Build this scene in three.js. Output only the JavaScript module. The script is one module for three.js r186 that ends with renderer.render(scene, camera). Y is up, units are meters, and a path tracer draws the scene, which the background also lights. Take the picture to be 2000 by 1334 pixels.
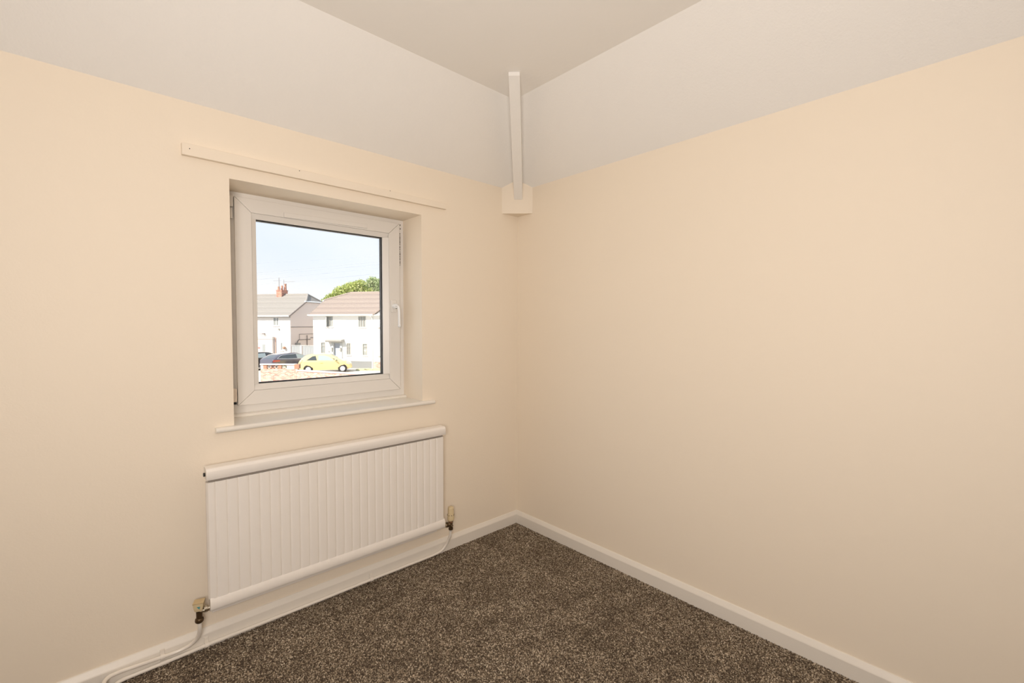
import * as THREE from 'three';
import { mergeGeometries, mergeVertices, toCreasedNormals } from 'three/addons/utils/BufferGeometryUtils.js';
import { RectAreaLightUniformsLib } from 'three/addons/lights/RectAreaLightUniformsLib.js';
import { RoundedBoxGeometry } from 'three/addons/geometries/RoundedBoxGeometry.js';

// ---------------------------------------------------------------- camera, sky, sun, exposure
const scene = new THREE.Scene();
const renderer = new THREE.WebGLRenderer();
renderer.toneMapping = THREE.LinearToneMapping;
renderer.toneMappingExposure = 1.0;
renderer.shadowMap.enabled = true;

const EYE = new THREE.Vector3(-2.2199, 1.4193, 2.3497), YAW = 0.745683, PITCH = 0.036814, ROLL = 0.0022;
const camera = new THREE.PerspectiveCamera(2 * Math.atan(667 / 888.85) * 180 / Math.PI, 2000 / 1334, 0.02, 400);
camera.position.copy(EYE);
camera.rotation.set(-PITCH, -YAW, ROLL, 'YXZ');
scene.add(camera);

function skyTexture() {
  const w = 512, h = 256, d = new Float32Array(w * h * 4), rnd = mulberry(5);
  const ph = Array.from({ length: 14 }, () => [rnd() * 6.28, rnd() * 6.28, rnd()]);
  for (let j = 0; j < h; j++) for (let i = 0; i < w; i++) {
    const el = Math.max(0, (j + 0.5) / h * 180 - 90), az = (i + 0.5) / w * Math.PI * 2;
    const t = 1 - Math.exp(-el / 26);
    let c = [0.93 - 0.36 * t, 0.965 - 0.19 * t, 1.0 - 0.0 * t];
    let n = 0;                                             // soft cumulus bands low over the roofs
    for (let k = 0; k < 14; k++) { const f = 3 + k; n += Math.sin(az * f + ph[k][0] + Math.sin(el * 0.11 * (k % 4 + 1) + ph[k][1]) * 1.6) * Math.cos(el * 0.16 * (1 + k % 5) + ph[k][1]) / (2 + k * 0.5); }
    const cl = Math.min(1, Math.max(0, n * 0.9 + 0.25)) * Math.exp(-Math.pow((el - 5) / 9, 2)) * 0.75 + 0.35 * Math.min(1, Math.max(0, n - 0.25)) * Math.exp(-Math.pow((el - 34) / 26, 2));
    c = c.map((v) => v + (0.99 - v) * Math.min(1, cl));
    const o = (j * w + i) * 4; d[o] = c[0]; d[o + 1] = c[1]; d[o + 2] = c[2]; d[o + 3] = 1;
  }
  const tx = new THREE.DataTexture(d, w, h, THREE.RGBAFormat, THREE.FloatType);
  tx.mapping = THREE.EquirectangularReflectionMapping; tx.magFilter = tx.minFilter = THREE.LinearFilter; tx.needsUpdate = true;
  return tx;
}
scene.background = skyTexture();
scene.backgroundIntensity = 1.1;

const RIGHT = new THREE.Vector3(Math.cos(YAW), 0, Math.sin(YAW)), FWD = new THREE.Vector3(Math.sin(YAW), 0, -Math.cos(YAW));
const street = (r, y, d) => new THREE.Vector3(EYE.x + RIGHT.x * r + FWD.x * d, y, EYE.z + RIGHT.z * r + FWD.z * d);  // metres along the street, up, away from the house

const sun = new THREE.DirectionalLight(0xfff4e4, 8.5);
sun.target.position.copy(street(-14, 0, 38));
sun.position.copy(street(-14, 0, 38)).add(street(-26, 0, -34).sub(street(0, 0, 0)).setY(38));
sun.castShadow = true; sun.shadow.mapSize.set(4096, 4096); sun.shadow.radius = 1;
Object.assign(sun.shadow.camera, { left: -40, right: 40, top: 40, bottom: -40, near: 1, far: 160 });
scene.add(sun, sun.target);

RectAreaLightUniformsLib.init();
const SOFT = { at: [-2.56, 1.5, 2.61], aim: [-1.88, 1.67, 1.87], w: 0.8, h: 0.8, power: 22.2, color: [1.0, 0.925, 0.868] };   // photographer's softbox behind the camera

// ---------------------------------------------------------------- helpers
function mulberry(a) { return () => { a |= 0; a = a + 0x6D2B79F5 | 0; let t = Math.imul(a ^ a >>> 15, 1 | a); t = t + Math.imul(t ^ t >>> 7, 61 | t) ^ t; return ((t ^ t >>> 14) >>> 0) / 4294967296; }; }
const taken = {};
function numbered(n) { taken[n] = (taken[n] ?? -1) + 1; return taken[n] ? n + '_' + String(taken[n]).padStart(3, '0') : n; }
function mat(r, g, b, rough = 0.6, extra = {}) { const m = new THREE.MeshPhysicalMaterial({ roughness: rough, ...extra }); m.color.setRGB(r, g, b); return m; }
function add(name, geo, m, parent) {
  if (Array.isArray(geo)) geo = mergeGeometries(geo.map((g) => { const q = g.index ? g.toNonIndexed() : g.clone(); for (const k of Object.keys(q.attributes)) if (!['position', 'normal', 'uv'].includes(k)) q.deleteAttribute(k); return q; }));
  const o = new THREE.Mesh(geo, m); o.name = parent ? name : numbered(name); o.castShadow = o.receiveShadow = true; (parent ?? scene).add(o); return o;
}
function tag(o, label, category, group) { o.userData.label = label; o.userData.category = category; if (group) o.userData.group = group; return o; }
function thing(name, label, category, pos, rotY = 0, group) { const o = new THREE.Group(); o.name = numbered(name); o.position.copy(Array.isArray(pos) ? new THREE.Vector3(...pos) : pos); o.rotation.y = rotY; scene.add(o); return tag(o, label, category, group); }
function struct(o) { o.userData.kind = 'structure'; return o; }
function box(x0, x1, y0, y1, z0, z1, r = 0) {
  const w = x1 - x0, h = y1 - y0, d = z1 - z0;
  const g = r ? new RoundedBoxGeometry(w, h, d, 2, Math.min(r, w / 2.1, h / 2.1, d / 2.1)) : new THREE.BoxGeometry(w, h, d);
  return g.translate((x0 + x1) / 2, (y0 + y1) / 2, (z0 + z1) / 2);
}
function shape(pts, holes = []) { const s = new THREE.Shape(pts.map((p) => new THREE.Vector2(...p))); for (const h of holes) s.holes.push(new THREE.Path(h.map((p) => new THREE.Vector2(...p)))); return s; }
// profile (a,b) swept along an axis: 'x' -> (z,y) profile, from x0 to x1 ; 'z' -> (x,y) profile
function sweepX(pts, x0, x1) { const g = new THREE.ExtrudeGeometry(shape(pts), { depth: x1 - x0, bevelEnabled: false }); g.rotateY(Math.PI / 2); g.translate(x0, 0, 0); g.scale(1, 1, 1); return g; } // note: shape x -> -z
function sweepZ(pts, z0, z1) { return new THREE.ExtrudeGeometry(shape(pts), { depth: z1 - z0, bevelEnabled: false }).translate(0, 0, z0); }
function plate(pts, z0, z1, bevel = 0, holes = []) { const g = new THREE.ExtrudeGeometry(shape(pts, holes), { depth: z1 - z0 - 2 * bevel, bevelEnabled: bevel > 0, bevelThickness: bevel, bevelSize: bevel, bevelOffset: -bevel, bevelSegments: 2 }); return g.translate(0, 0, z0 + bevel); }
function cyl(r0, r1, h, x, y, z, axis = 'y', seg = 24) { const g = new THREE.CylinderGeometry(r1, r0, h, seg); if (axis === 'x') g.rotateZ(-Math.PI / 2); if (axis === 'z') g.rotateX(Math.PI / 2); return g.translate(x, y, z); }
function lathe(pts, x, y, z, seg = 32) { return new THREE.LatheGeometry(pts.map((p) => new THREE.Vector2(...p)), seg).translate(x, y, z); }
function tube(pts, r, closed = false, n = 90) { return new THREE.TubeGeometry(new THREE.CatmullRomCurve3(pts.map((p) => new THREE.Vector3(...p)), closed, 'centripetal'), n, r, 14, closed); }

function metres(g) {                                            // uv in metres from position and facing
  const p = g.attributes.position, n = g.attributes.normal, u = g.attributes.uv;
  for (let i = 0; i < p.count; i++) { const ax = Math.abs(n.getX(i)), ay = Math.abs(n.getY(i)); if (ay > 0.7) u.setXY(i, p.getX(i), p.getZ(i)); else if (ax > 0.7) u.setXY(i, p.getZ(i), p.getY(i)); else u.setXY(i, p.getX(i), p.getY(i)); }
  return g;
}
// noise textures
function noiseTex(size, seed, fn, srgb = false) {
  const rnd = mulberry(seed), d = new Uint8Array(size * size * 4);
  fn(d, size, rnd);
  const t = new THREE.DataTexture(d, size, size); t.wrapS = t.wrapT = THREE.RepeatWrapping; t.magFilter = THREE.LinearFilter; t.minFilter = THREE.LinearMipmapLinearFilter; t.generateMipmaps = true;
  if (srgb) t.colorSpace = THREE.SRGBColorSpace; t.needsUpdate = true; return t;
}
function fbm(size, rnd, cells) {                                // periodic value noise, sum over cell counts
  const out = new Float32Array(size * size);
  cells.forEach(([n, amp]) => {
    const g = Float32Array.from({ length: n * n }, () => rnd() * 2 - 1);
    for (let j = 0; j < size; j++) for (let i = 0; i < size; i++) {
      const x = i / size * n, y = j / size * n, x0 = Math.floor(x), y0 = Math.floor(y); let fx = x - x0, fy = y - y0; fx = fx * fx * (3 - 2 * fx); fy = fy * fy * (3 - 2 * fy);
      const a = g[(y0 % n) * n + x0 % n], b = g[(y0 % n) * n + (x0 + 1) % n], c = g[((y0 + 1) % n) * n + x0 % n], e = g[((y0 + 1) % n) * n + (x0 + 1) % n];
      out[j * size + i] += amp * (a + (b - a) * fx + (c - a) * fy + (a - b - c + e) * fx * fy);
    }
  });
  return out;
}
const plasterBump = noiseTex(1024, 11, (d, s, rnd) => { const f = fbm(s, rnd, [[8, 0.5], [24, 0.25], [160, 0.16], [400, 0.18]]); for (let i = 0; i < s * s; i++) { const v = Math.max(0, Math.min(255, 128 + f[i] * 110)); d.set([v, v, v, 255], i * 4); } });
plasterBump.repeat.set(0.8, 0.8);
const rollerBump = plasterBump.clone(); rollerBump.repeat.set(1.3, 1.3);

// ---------------------------------------------------------------- materials
const WALL = mat(0.89, 0.785, 0.645, 0.62, { bumpMap: plasterBump, bumpScale: 0.0008 });
const CEIL = mat(0.93, 0.905, 0.865, 0.8, { bumpMap: plasterBump, bumpScale: 0.002 });
const GLOSS = mat(0.86, 0.815, 0.74, 0.3, { clearcoat: 0.3, clearcoatRoughness: 0.25 });
const SKIRT = mat(0.83, 0.775, 0.695, 0.42, { clearcoat: 0.15, clearcoatRoughness: 0.3, bumpMap: rollerBump, bumpScale: 0.0006 });
const PIPE = mat(0.88, 0.815, 0.73, 0.25, { clearcoat: 0.5, clearcoatRoughness: 0.2 });
const UPVC = mat(0.80, 0.765, 0.715, 0.32);
const RAD = mat(0.90, 0.845, 0.78, 0.35);
const BLACK = mat(0.012, 0.011, 0.011, 0.4);
const GLASS = new THREE.MeshPhysicalMaterial({ color: 0xffffff, transmission: 1, thickness: 0, roughness: 0, ior: 1.5 });
const BRONZE = mat(0.10, 0.062, 0.03, 0.35, { metalness: 0.6 });
const CHROME = mat(0.62, 0.56, 0.46, 0.25, { metalness: 1 });
const AGED = mat(0.74, 0.60, 0.37, 0.4);
const AGED2 = mat(0.66, 0.50, 0.28, 0.45);

// ---------------------------------------------------------------- the room
const H = 2.35, SL = 0.7, S = 0.46, HF = H + SL * S, XW = -4.4, ZW = 4.5, T = 0.3;
const OP = { x0: -1.757, x1: -0.778, y0: 0.943, y1: 2.064 };
{
  const g = new THREE.ExtrudeGeometry(shape([[XW - T, -0.2], [T, -0.2], [T, H + 0.05], [XW - T, H + 0.05]], [[[OP.x0, OP.y0], [OP.x1, OP.y0], [OP.x1, OP.y1], [OP.x0, OP.y1]]]), { depth: T, bevelEnabled: false }).translate(0, 0, -T);
  const w = struct(add('wall_left', g, WALL));
  w.userData.label = 'cream painted wall with the window and radiator';
  const r = struct(add('wall_right', box(0, T, -0.2, H + 0.05, 0, ZW + T), WALL)); r.userData.label = 'bare cream painted wall right of the corner';
  struct(add('wall_rear', box(XW - T, XW, -0.2, HF + 0.12, 0, ZW + T), WALL));
  struct(add('wall_front', box(XW, 0, -0.2, HF + 0.12, ZW, ZW + T), WALL));
  // ceiling: slopes up from both walls to a flat middle
  const sl = sweepX([[T, H], [0, H], [-S, HF], [-S, HF + 0.12], [T, H + 0.12]], XW, T);            // (-z, y)
  const sr = sweepZ([[T, H], [0, H], [-S, HF], [-S, HF + 0.12], [T, H + 0.12]], 0, ZW);
  const flat = box(XW, -S, HF, HF + 0.12, S, ZW);
  const c = struct(add('ceiling', [sl, sr, flat], CEIL)); c.userData.label = 'off-white ceiling sloping down to both walls';
}
// floor with looped carpet
{
  const CARPET = mat(0.05, 0.038, 0.027, 0.95);
  const f = struct(add('floor', box(XW, 0, -0.2, -0.004, 0, ZW), CARPET));
  f.userData.label = 'dark brown and grey flecked carpet';
  const rnd = mulberry(77), pitch = 0.0040, list = [];
  const vis = (x, z) => { const dx = x - EYE.x, dz = z - EYE.z; const d = dx * FWD.x + dz * FWD.z, r = dx * RIGHT.x + dz * RIGHT.z; return d > 1.55 && Math.abs(r) < d * 1.16; };
  for (let z = 0.018; z < 2.2; z += pitch) for (let x = -2.45; x < -0.018; x += pitch) if (vis(x, z)) list.push([x + (rnd() - 0.5) * pitch * 0.9, z + (rnd() - 0.5) * pitch * 0.9]);
  const tuft = new THREE.IcosahedronGeometry(0.0026, 1);
  const TUFT = mat(1, 1, 1, 0.9);
  const im = new THREE.InstancedMesh(tuft, TUFT, list.length); im.name = 'carpet_pile'; im.userData.kind = 'stuff'; im.castShadow = im.receiveShadow = true;
  const m4 = new THREE.Matrix4(), q = new THREE.Quaternion(), col = new THREE.Color();
  const low = fbm(256, mulberry(3), [[20, 0.6], [60, 0.5]]);
  list.forEach(([x, z], i) => {
    q.setFromEuler(new THREE.Euler(rnd() * 6, rnd() * 6, rnd() * 6));
    const k = 0.75 + rnd() * 0.55; m4.compose(new THREE.Vector3(x, 0.0002 + rnd() * 0.0032, z), q, new THREE.Vector3(k, 0.8 + rnd() * 0.6, k)); im.setMatrixAt(i, m4);
    const p = rnd() + low[((Math.floor(z * 160) & 255) * 256) + (Math.floor((x + 3) * 160) & 255)] * 0.14; // yarn of mixed fleck
    if (p < 0.36) col.setRGB(0.075, 0.052, 0.033); else if (p < 0.68) col.setRGB(0.18, 0.135, 0.09); else if (p < 0.90) col.setRGB(0.33, 0.26, 0.18); else col.setRGB(0.54, 0.45, 0.34);
    const v = 0.8 + rnd() * 0.4; col.multiplyScalar(v); im.setColorAt(i, col);
  });
  f.add(im);
}
// baseboards: flat face with a broad chamfer on top
{
  const prof = [[0, 0], [0.018, 0], [0.018, 0.064], [0.0165, 0.068], [0.006, 0.086], [0.0035, 0.0885], [0, 0.0885]];
  struct(add('baseboard_left', sweepX(prof.map(([a, b]) => [-a, b]), XW, 0), SKIRT));
  struct(add('baseboard_right', sweepZ(prof.map(([a, b]) => [-a, b]), 0, ZW), SKIRT));
}

// ---------------------------------------------------------------- window
{
  const w = new THREE.Group(); w.name = 'window_1'; w.userData.kind = 'structure'; w.userData.label = 'white plastic window with a single tilting sash'; scene.add(w);
  w.position.set((OP.x0 + OP.x1) / 2, 0.943, -0.215);
  const L = (g) => g.translate(-w.position.x, -w.position.y, -w.position.z);
  const rect = (x0, x1, y0, y1) => [[x0, y0], [x1, y0], [x1, y1], [x0, y1]];
  // fixed outer frame, a step behind the sash
  add('outer_frame', L(plate(rect(OP.x0, OP.x1, 0.975, OP.y1), -0.285, -0.215, 0.002, [rect(-1.655, -0.86, 1.055, 1.995)])), UPVC, w);
  const o = { x0: -1.700, x1: -0.815, y0: 1.018, y1: 2.038 }, b = { x0: -1.6265, x1: -0.886, y0: 1.0875, y1: 1.9700 }, n = { x0: -1.6035, x1: -0.9185, y0: 1.1175, y1: 1.9445 }, gap = 0.0007;
  const zf = -0.193, zb = -0.27;
  const rail = (pts) => add('sash_rail', L(plate(pts, zb, zf, 0.0022)), UPVC, w);
  const G = gap;
  rail([[o.x0 + G, o.y1 - 0], [b.x0 + G, b.y1], [b.x1 - G, b.y1], [o.x1 - G, o.y1]].reverse().map((p) => [p[0], p[1]]));                 // top
  rail([[o.x0 + G, o.y0], [o.x1 - G, o.y0], [b.x1 - G, b.y0], [b.x0 + G, b.y0]]);                                                   // bottom
  rail([[o.x0, o.y0 + G], [b.x0, b.y0 + G], [b.x0, b.y1 - G], [o.x0, o.y1 - G]]);                                                   // hinge side
  rail([[b.x1, b.y0 + G], [o.x1, o.y0 + G], [o.x1, o.y1 - G], [b.x1, b.y1 - G]]);                                                   // handle side
  // sloping glazing beads
  const bead = (pts) => { // pts: outer a,b ; inner c,d (counter-clockwise from front)
    const [A, B, C, D] = pts, z1 = -0.1965, z2 = -0.211, zz = -0.222, P = [];
    const v = (p, z) => P.push(p[0], p[1], z), quad = (p, zp, q, zq, r, zr, s, zs) => { v(p, zp); v(q, zq); v(r, zr); v(p, zp); v(r, zr); v(s, zs); };
    quad(A, z1, B, z1, C, z2, D, z2); quad(D, z2, C, z2, C, zz, D, zz); quad(B, z1, A, z1, A, zz, B, zz); quad(D, zz, C, zz, B, zz, A, zz); quad(A, z1, D, z2, D, zz, A, zz); quad(C, z2, B, z1, B, zz, C, zz);
    const g = new THREE.BufferGeometry(); g.setAttribute('position', new THREE.Float32BufferAttribute(P, 3)); g.computeVertexNormals();
    add('glazing_bead', L(g), UPVC, w);
  };
  const k = 0.0009;
  bead([[b.x0 + k, b.y0 + k], [b.x1 - k, b.y0 + k], [b.x1 - k, n.y0], [b.x0 + k, n.y0]]);                                           // bottom, butt-jointed
  bead([[b.x1 - k, b.y1 - k], [b.x0 + k, b.y1 - k], [b.x0 + k, n.y1], [b.x1 - k, n.y1]]);                                           // top
  bead([[b.x1 - k, n.y0 + k], [b.x1 - k, n.y1 - k], [n.x1, n.y1 - k], [n.x1, n.y0 + k]]);
  bead([[b.x0 + k, n.y1 - k], [b.x0 + k, n.y0 + k], [n.x0, n.y0 + k], [n.x0, n.y1 - k]]);
  // double glazing: two panes and the black spacer between them
  const g0 = rect(n.x0 - 0.012, n.x1 + 0.012, n.y0 - 0.012, n.y1 + 0.012);
  add('gasket', L(plate(g0, -0.2235, -0.2225, 0, [rect(n.x0 + 0.0012, n.x1 - 0.0012, n.y0 + 0.0012, n.y1 - 0.0012)])), BLACK, w);
  add('pane', L(new THREE.PlaneGeometry(n.x1 - n.x0 + 0.02, n.y1 - n.y0 + 0.02).translate((n.x0 + n.x1) / 2, (n.y0 + n.y1) / 2, -0.2245)), GLASS, w);
  add('spacer_bar', L(plate(g0, -0.246, -0.2255, 0, [rect(n.x0 + 0.0035, n.x1 - 0.0055, n.y0 + 0.0055, n.y1 - 0.006)])), BLACK, w);
  add('pane', L(new THREE.PlaneGeometry(n.x1 - n.x0 + 0.02, n.y1 - n.y0 + 0.02).translate((n.x0 + n.x1) / 2, (n.y0 + n.y1) / 2, -0.2475)), GLASS, w);
  // trickle vent, handle, hinges, seal
  const tv = add('trickle_vent', L(plate([[-1.478, 1.9705], [-1.027, 1.9785], [-1.027, 2.002], [-1.478, 1.9955]], zf, zf + 0.0095, 0.002)), UPVC, w);
  const h = add('handle', L(box(-0.877, -0.842, 1.494, 1.568, zf, zf + 0.009, 0.004)), UPVC, w);
  add('handle_boss', L(cyl(0.0145, 0.0135, 0.03, -0.859, 1.531, zf + 0.022, 'z')), mat(0.86, 0.86, 0.85, 0.2), h);
  const lv = new THREE.CatmullRomCurve3([[-0.859, 1.535, zf + 0.036], [-0.849, 1.527, zf + 0.041], [-0.8455, 1.508, zf + 0.043], [-0.8445, 1.46, zf + 0.043], [-0.843, 1.41, zf + 0.042]].map((p) => new THREE.Vector3(...p)));
  const lg = new THREE.TubeGeometry(lv, 40, 0.0085, 12, false);
  add('lever', L(mergeGeometries([lg, new THREE.SphereGeometry(0.0098, 16, 12).translate(-0.843, 1.41, zf + 0.042), new THREE.SphereGeometry(0.0105, 16, 12).translate(-0.859, 1.535, zf + 0.036)])), mat(0.86, 0.86, 0.85, 0.22), h);
  add('keyhole', L(cyl(0.0042, 0.0042, 0.006, -0.8455, 1.519, zf + 0.009, 'z', 12)), BLACK, h);
  const hg = add('hinge', L(box(-1.7255, -1.7035, 1.985, 2.04, -0.214, -0.192, 0.005)), UPVC, w);
  add('hinge_pin', L(cyl(0.007, 0.007, 0.05, -1.712, 1.955, -0.203)), UPVC, hg);
  const hb = add('hinge', L(box(-1.7265, -1.7035, 1.038, 1.104, -0.214, -0.19, 0.005)), mat(0.80, 0.69, 0.58, 0.4), w);
  add('hinge_slot', L(box(-1.7245, -1.706, 1.026, 1.034, -0.2145, -0.195)), BLACK, hb);
  const seal = []; const rs = mulberry(9);
  for (let y = 1.785; y < 1.975; y += 0.0105) seal.push(box(-0.8135 - rs() * 0.002, -0.8105 + rs() * 0.0012, y, y + 0.003 + rs() * 0.005, -0.215, -0.1935));
  add('weather_seal', L(mergeGeometries(seal)), mat(0.08, 0.06, 0.045, 0.7), w);
  add('screw', L(mergeGeometries([cyl(0.003, 0.003, 0.003, -0.799, 2.035, -0.2138, 'z', 10), cyl(0.003, 0.003, 0.003, -0.7985, 2.012, -0.2138, 'z', 10)])), BLACK, w);
  // inner sill with rounded nose and the strip of moulding under the frame
  const nose = []; for (let a = -90; a <= 90; a += 15) nose.push([-(0.020 + 0.0115 * Math.cos(a * Math.PI / 180)), 0.9525 + 0.0115 * Math.sin(a * Math.PI / 180)]);
  const front = sweepX([[0, 0.941], ...nose, [0, 0.964]], -1.831, -0.706);
  add('window_sill', [L(front), L(box(OP.x0 + 0.0005, OP.x1 - 0.0005, 0.9435, 0.9635, -0.2149, 0))], GLOSS, w);
  const q = [[0.2149, 0.9636], [0.185, 0.9636], [0.1835, 0.9675], [0.187, 0.973], [0.194, 0.9775], [0.203, 0.979], [0.2149, 0.9795]];
  add('sill_moulding', L(sweepX(q.reverse(), OP.x0 + 0.0005, OP.x1 - 0.0005)), GLOSS, w);
}

// ---------------------------------------------------------------- wall fittings
{
  const b = thing('curtain_batten', 'long cream painted wooden batten above the window', 'batten', [-1.27, 2.122, 0]);
  const g = plate([[-0.659, 0], [0.6555, -0.001], [0.6555, 0.026], [0.645, 0.033], [-0.655, 0.05], [-0.659, 0.047]], 0.0003, 0.021, 0.0025);
  add('board', g, WALL, b);
  for (const [x, y] of [[-0.632, 0.028], [-0.196, 0.0365], [0.281, 0.036]]) add('screw_hole', cyl(0.0021, 0.0021, 0.002, x, y, 0.0206, 'z', 10), BLACK, b);
  // triangular boxing in the ceiling corner: an upright board with its soffit
  const t = thing('corner_boxing', 'cream triangular box filling the corner under the ceiling', 'boxing', [0, 2.176, 0]);
  const tri = new THREE.ExtrudeGeometry(shape([[-0.1475, -0.0003], [-0.0003, -0.0003], [-0.0003, -0.1485]]), { depth: 0.24, bevelEnabled: false }); tri.rotateX(-Math.PI / 2);
  add('boxing_board', tri, WALL, t);
  // beam that runs up the hip from the boxing to the flat ceiling
  const B = thing('hip_beam', 'narrow white beam running up the ceiling hip from the corner box', 'beam', [-0.0737, 2.2695, 0.0743], Math.PI * 0.25);
  // local: z towards the room along the diagonal, x across it, y up
  const y0 = 2.2695, d0 = 0.1047, hipY = (d) => H + SL * d / Math.SQRT2, dk = S * Math.SQRT2;
  const side = [[0.001, 0], [0.93 - d0, HF - 0.019 - y0], [0.93 - d0, HF - y0 - 0.0005], [dk - d0, HF - y0 - 0.0005], [0.001, hipY(d0) - y0 - 0.0005]];
  const bg = new THREE.ExtrudeGeometry(shape(side), { depth: 0.0525, bevelEnabled: true, bevelThickness: 0.002, bevelSize: 0.002, bevelOffset: -0.002, bevelSegments: 2 }).rotateY(-Math.PI / 2); // x->z, z->-x
  bg.translate(0.0525 + 0.002 - 0.0205, 0, 0);
  B.rotation.y = -Math.PI / 4;
  add('timber', bg, CEIL, B);
  add('filler_patch', new THREE.SphereGeometry(0.009, 14, 10).scale(1, 0.5, 1.2).translate(-0.009, 0.251, 0.5), CEIL, B);
}

// ---------------------------------------------------------------- radiator with its valves and pipes
{
  const R0 = -1.882, R1 = -0.690, zB = 0.062, zF = 0.1, r = thing('radiator', 'white ribbed panel radiator below the window', 'radiator', [(R0 + R1) / 2, 0.2, 0]);
  const L = (g) => g.translate(-r.position.x, -r.position.y, 0);
  // pressed front sheet: flutes with a narrow groove between them
  const prof = [[R0 + 0.002, -zB], [R0, -(zF - 0.012)], [R0 + 0.006, -(zF - 0.003)]];
  const p0 = -1.849, pitch = 0.04245;
  for (let i = 0; i <= 26; i++) {
    const x = p0 + i * pitch; 
    for (const [dx, dz] of [[-0.010, 0], [-0.005, 0.0008], [-0.002, 0.0026], [0, 0.0046], [0.002, 0.0026], [0.005, 0.0008], [0.010, 0]]) prof.push([x + dx, -(zF - dz)]);
  }
  prof.push([R1 - 0.006, -(zF - 0.003)], [R1, -(zF - 0.012)], [R1 - 0.002, -zB]);
  const fp = new THREE.ExtrudeGeometry(shape(prof.map(([x, z]) => [x, z])), { depth: 0.5, bevelEnabled: false }); fp.rotateX(-Math.PI / 2); fp.translate(0, 0.252, 0);
  const fps = toCreasedNormals(fp, 0.6);
  add('front_panel', L(fps), RAD, r);
  // rounded top cap and bottom rail
  const cap = []; for (let a = 0; a <= 90; a += 15) cap.push([-(0.092 + 0.016 * Math.sin(a * Math.PI / 180)), 0.798 + 0.016 * Math.cos(a * Math.PI / 180)]);
  add('top_cap', L(toCreasedNormals(sweepX([[-0.05, 0.766], [-0.05, 0.814], ...cap, [-0.1085, 0.768], [-0.106, 0.764], [-0.1015, 0.7635], [-0.1015, 0.766]].reverse(), R0 - 0.001, R1 + 0.0045), 0.6)), RAD, r);
  {
    const rp = [[0.0985, 0.2, 0], [0.1035, 0.203, 0], [0.1062, 0.21, 0], [0.1068, 0.226, 0], [0.1055, 0.236, 0.1], [0.1025, 0.2435, 0.4], [0.0998, 0.2475, 0.8], [0.0975, 0.2505, 1], [zB, 0.2505, 1], [zB, 0.2, 0]], n = 26 * 8, P = [], I = [], xa = R0 + 0.004, xb = R1 + 0.001;
    for (let i = 0; i <= n; i++) { const x = xa + (xb - xa) * i / n, bump = Math.pow(Math.abs(Math.sin((x - p0) / pitch * Math.PI)), 0.7); for (const [z, y, f] of rp) P.push(x, y + f * 0.006 * bump, z); }
    for (let i = 0; i < n; i++) for (let j = 0; j < rp.length; j++) { const q = (j + 1) % rp.length, A = i * rp.length + j, B = i * rp.length + q, C = A + rp.length, D = B + rp.length; I.push(A, C, B, B, C, D); }
    for (let j = 1; j + 1 < rp.length; j++) { I.push(0, j, j + 1); const o0 = n * rp.length; I.push(o0, o0 + j + 1, o0 + j); }
    const g = new THREE.BufferGeometry(); g.setAttribute('position', new THREE.Float32BufferAttribute(P, 3)); g.setIndex(I);
    add('bottom_rail', L(toCreasedNormals(g, 0.7)), RAD, r);
  }
  add('seam', L(box(R0 + 0.01, R1 - 0.008, 0.7535, 0.767, zB, 0.0935)), mat(0.3, 0.26, 0.22, 0.6), r);
  add('back_panel', L(box(R0 + 0.018, R1 - 0.02, 0.164, 0.75, 0.041, 0.0465, 0.002)), RAD, r);
  for (const x of [-1.7, -0.88]) add('bracket', L(box(x - 0.02, x + 0.02, 0.22, 0.74, 0.0006, zB)), RAD, r);
  add('vent_plug', L(cyl(0.008, 0.008, 0.008, R0 - 0.0035, 0.785, 0.08, 'x', 12)), BLACK, r);

  // thermostatic valve, right
  const tv = thing('thermostatic_valve', 'cream thermostat valve head standing at the right end of the radiator', 'valve', [-0.6255, 0.13, 0.072]);
  const y = (v) => v - 0.13;
  add('head', lathe([[0, y(0.303)], [0.012, y(0.3025)], [0.0165, y(0.299)], [0.0178, y(0.293)], [0.0183, y(0.262)], [0.0196, y(0.256)], [0.0208, y(0.250)], [0.0208, y(0.228)], [0.0195, y(0.221)], [0.0165, y(0.2145)], [0, y(0.2145)]], 0, 0, 0), AGED, tv);
  for (let k = 0; k < 8; k++) { const a = k * Math.PI / 4 - 0.35; add('slot', new THREE.BoxGeometry(0.0065, 0.0028, 0.003).rotateZ(k % 2 ? 0.25 : -0.25).translate(0, 0, 0.0203).rotateY(a).translate(0, y(0.2535), 0), BRONZE, tv); }
  add('dial_mark', new THREE.BoxGeometry(0.004, 0.008, 0.002).translate(0, 0, 0.0182).rotateY(0.35).translate(0, y(0.287), 0), AGED2, tv);
  add('collar', lathe([[0, y(0.2143)], [0.0135, y(0.2143)], [0.0142, y(0.210)], [0.0142, y(0.206)], [0.0115, y(0.202)], [0, y(0.202)]], 0, 0, 0), mat(0.20, 0.10, 0.045, 0.35), tv);
  add('body', [cyl(0.0115, 0.0115, 0.04, 0, y(0.184), 0), cyl(0.0138, 0.0138, 0.013, 0, y(0.166), 0, 'y', 6)], BRONZE, tv);
  add('union_nut', [cyl(0.0155, 0.0155, 0.015, -0.028, y(0.197), 0, 'x', 6), cyl(0.0115, 0.0115, 0.02, -0.012, y(0.197), 0, 'x', 14)], BRONZE, tv); add('tail_ring', [cyl(0.0125, 0.0125, 0.006, -0.0395, y(0.197), 0, 'x', 20), cyl(0.0122, 0.0122, 0.004, -0.0185, y(0.197), 0, 'x', 20)], CHROME, tv);
  add('drain_screw', cyl(0.006, 0.005, 0.01, 0, y(0.19), 0.014, 'z', 12), CHROME, tv);

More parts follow.
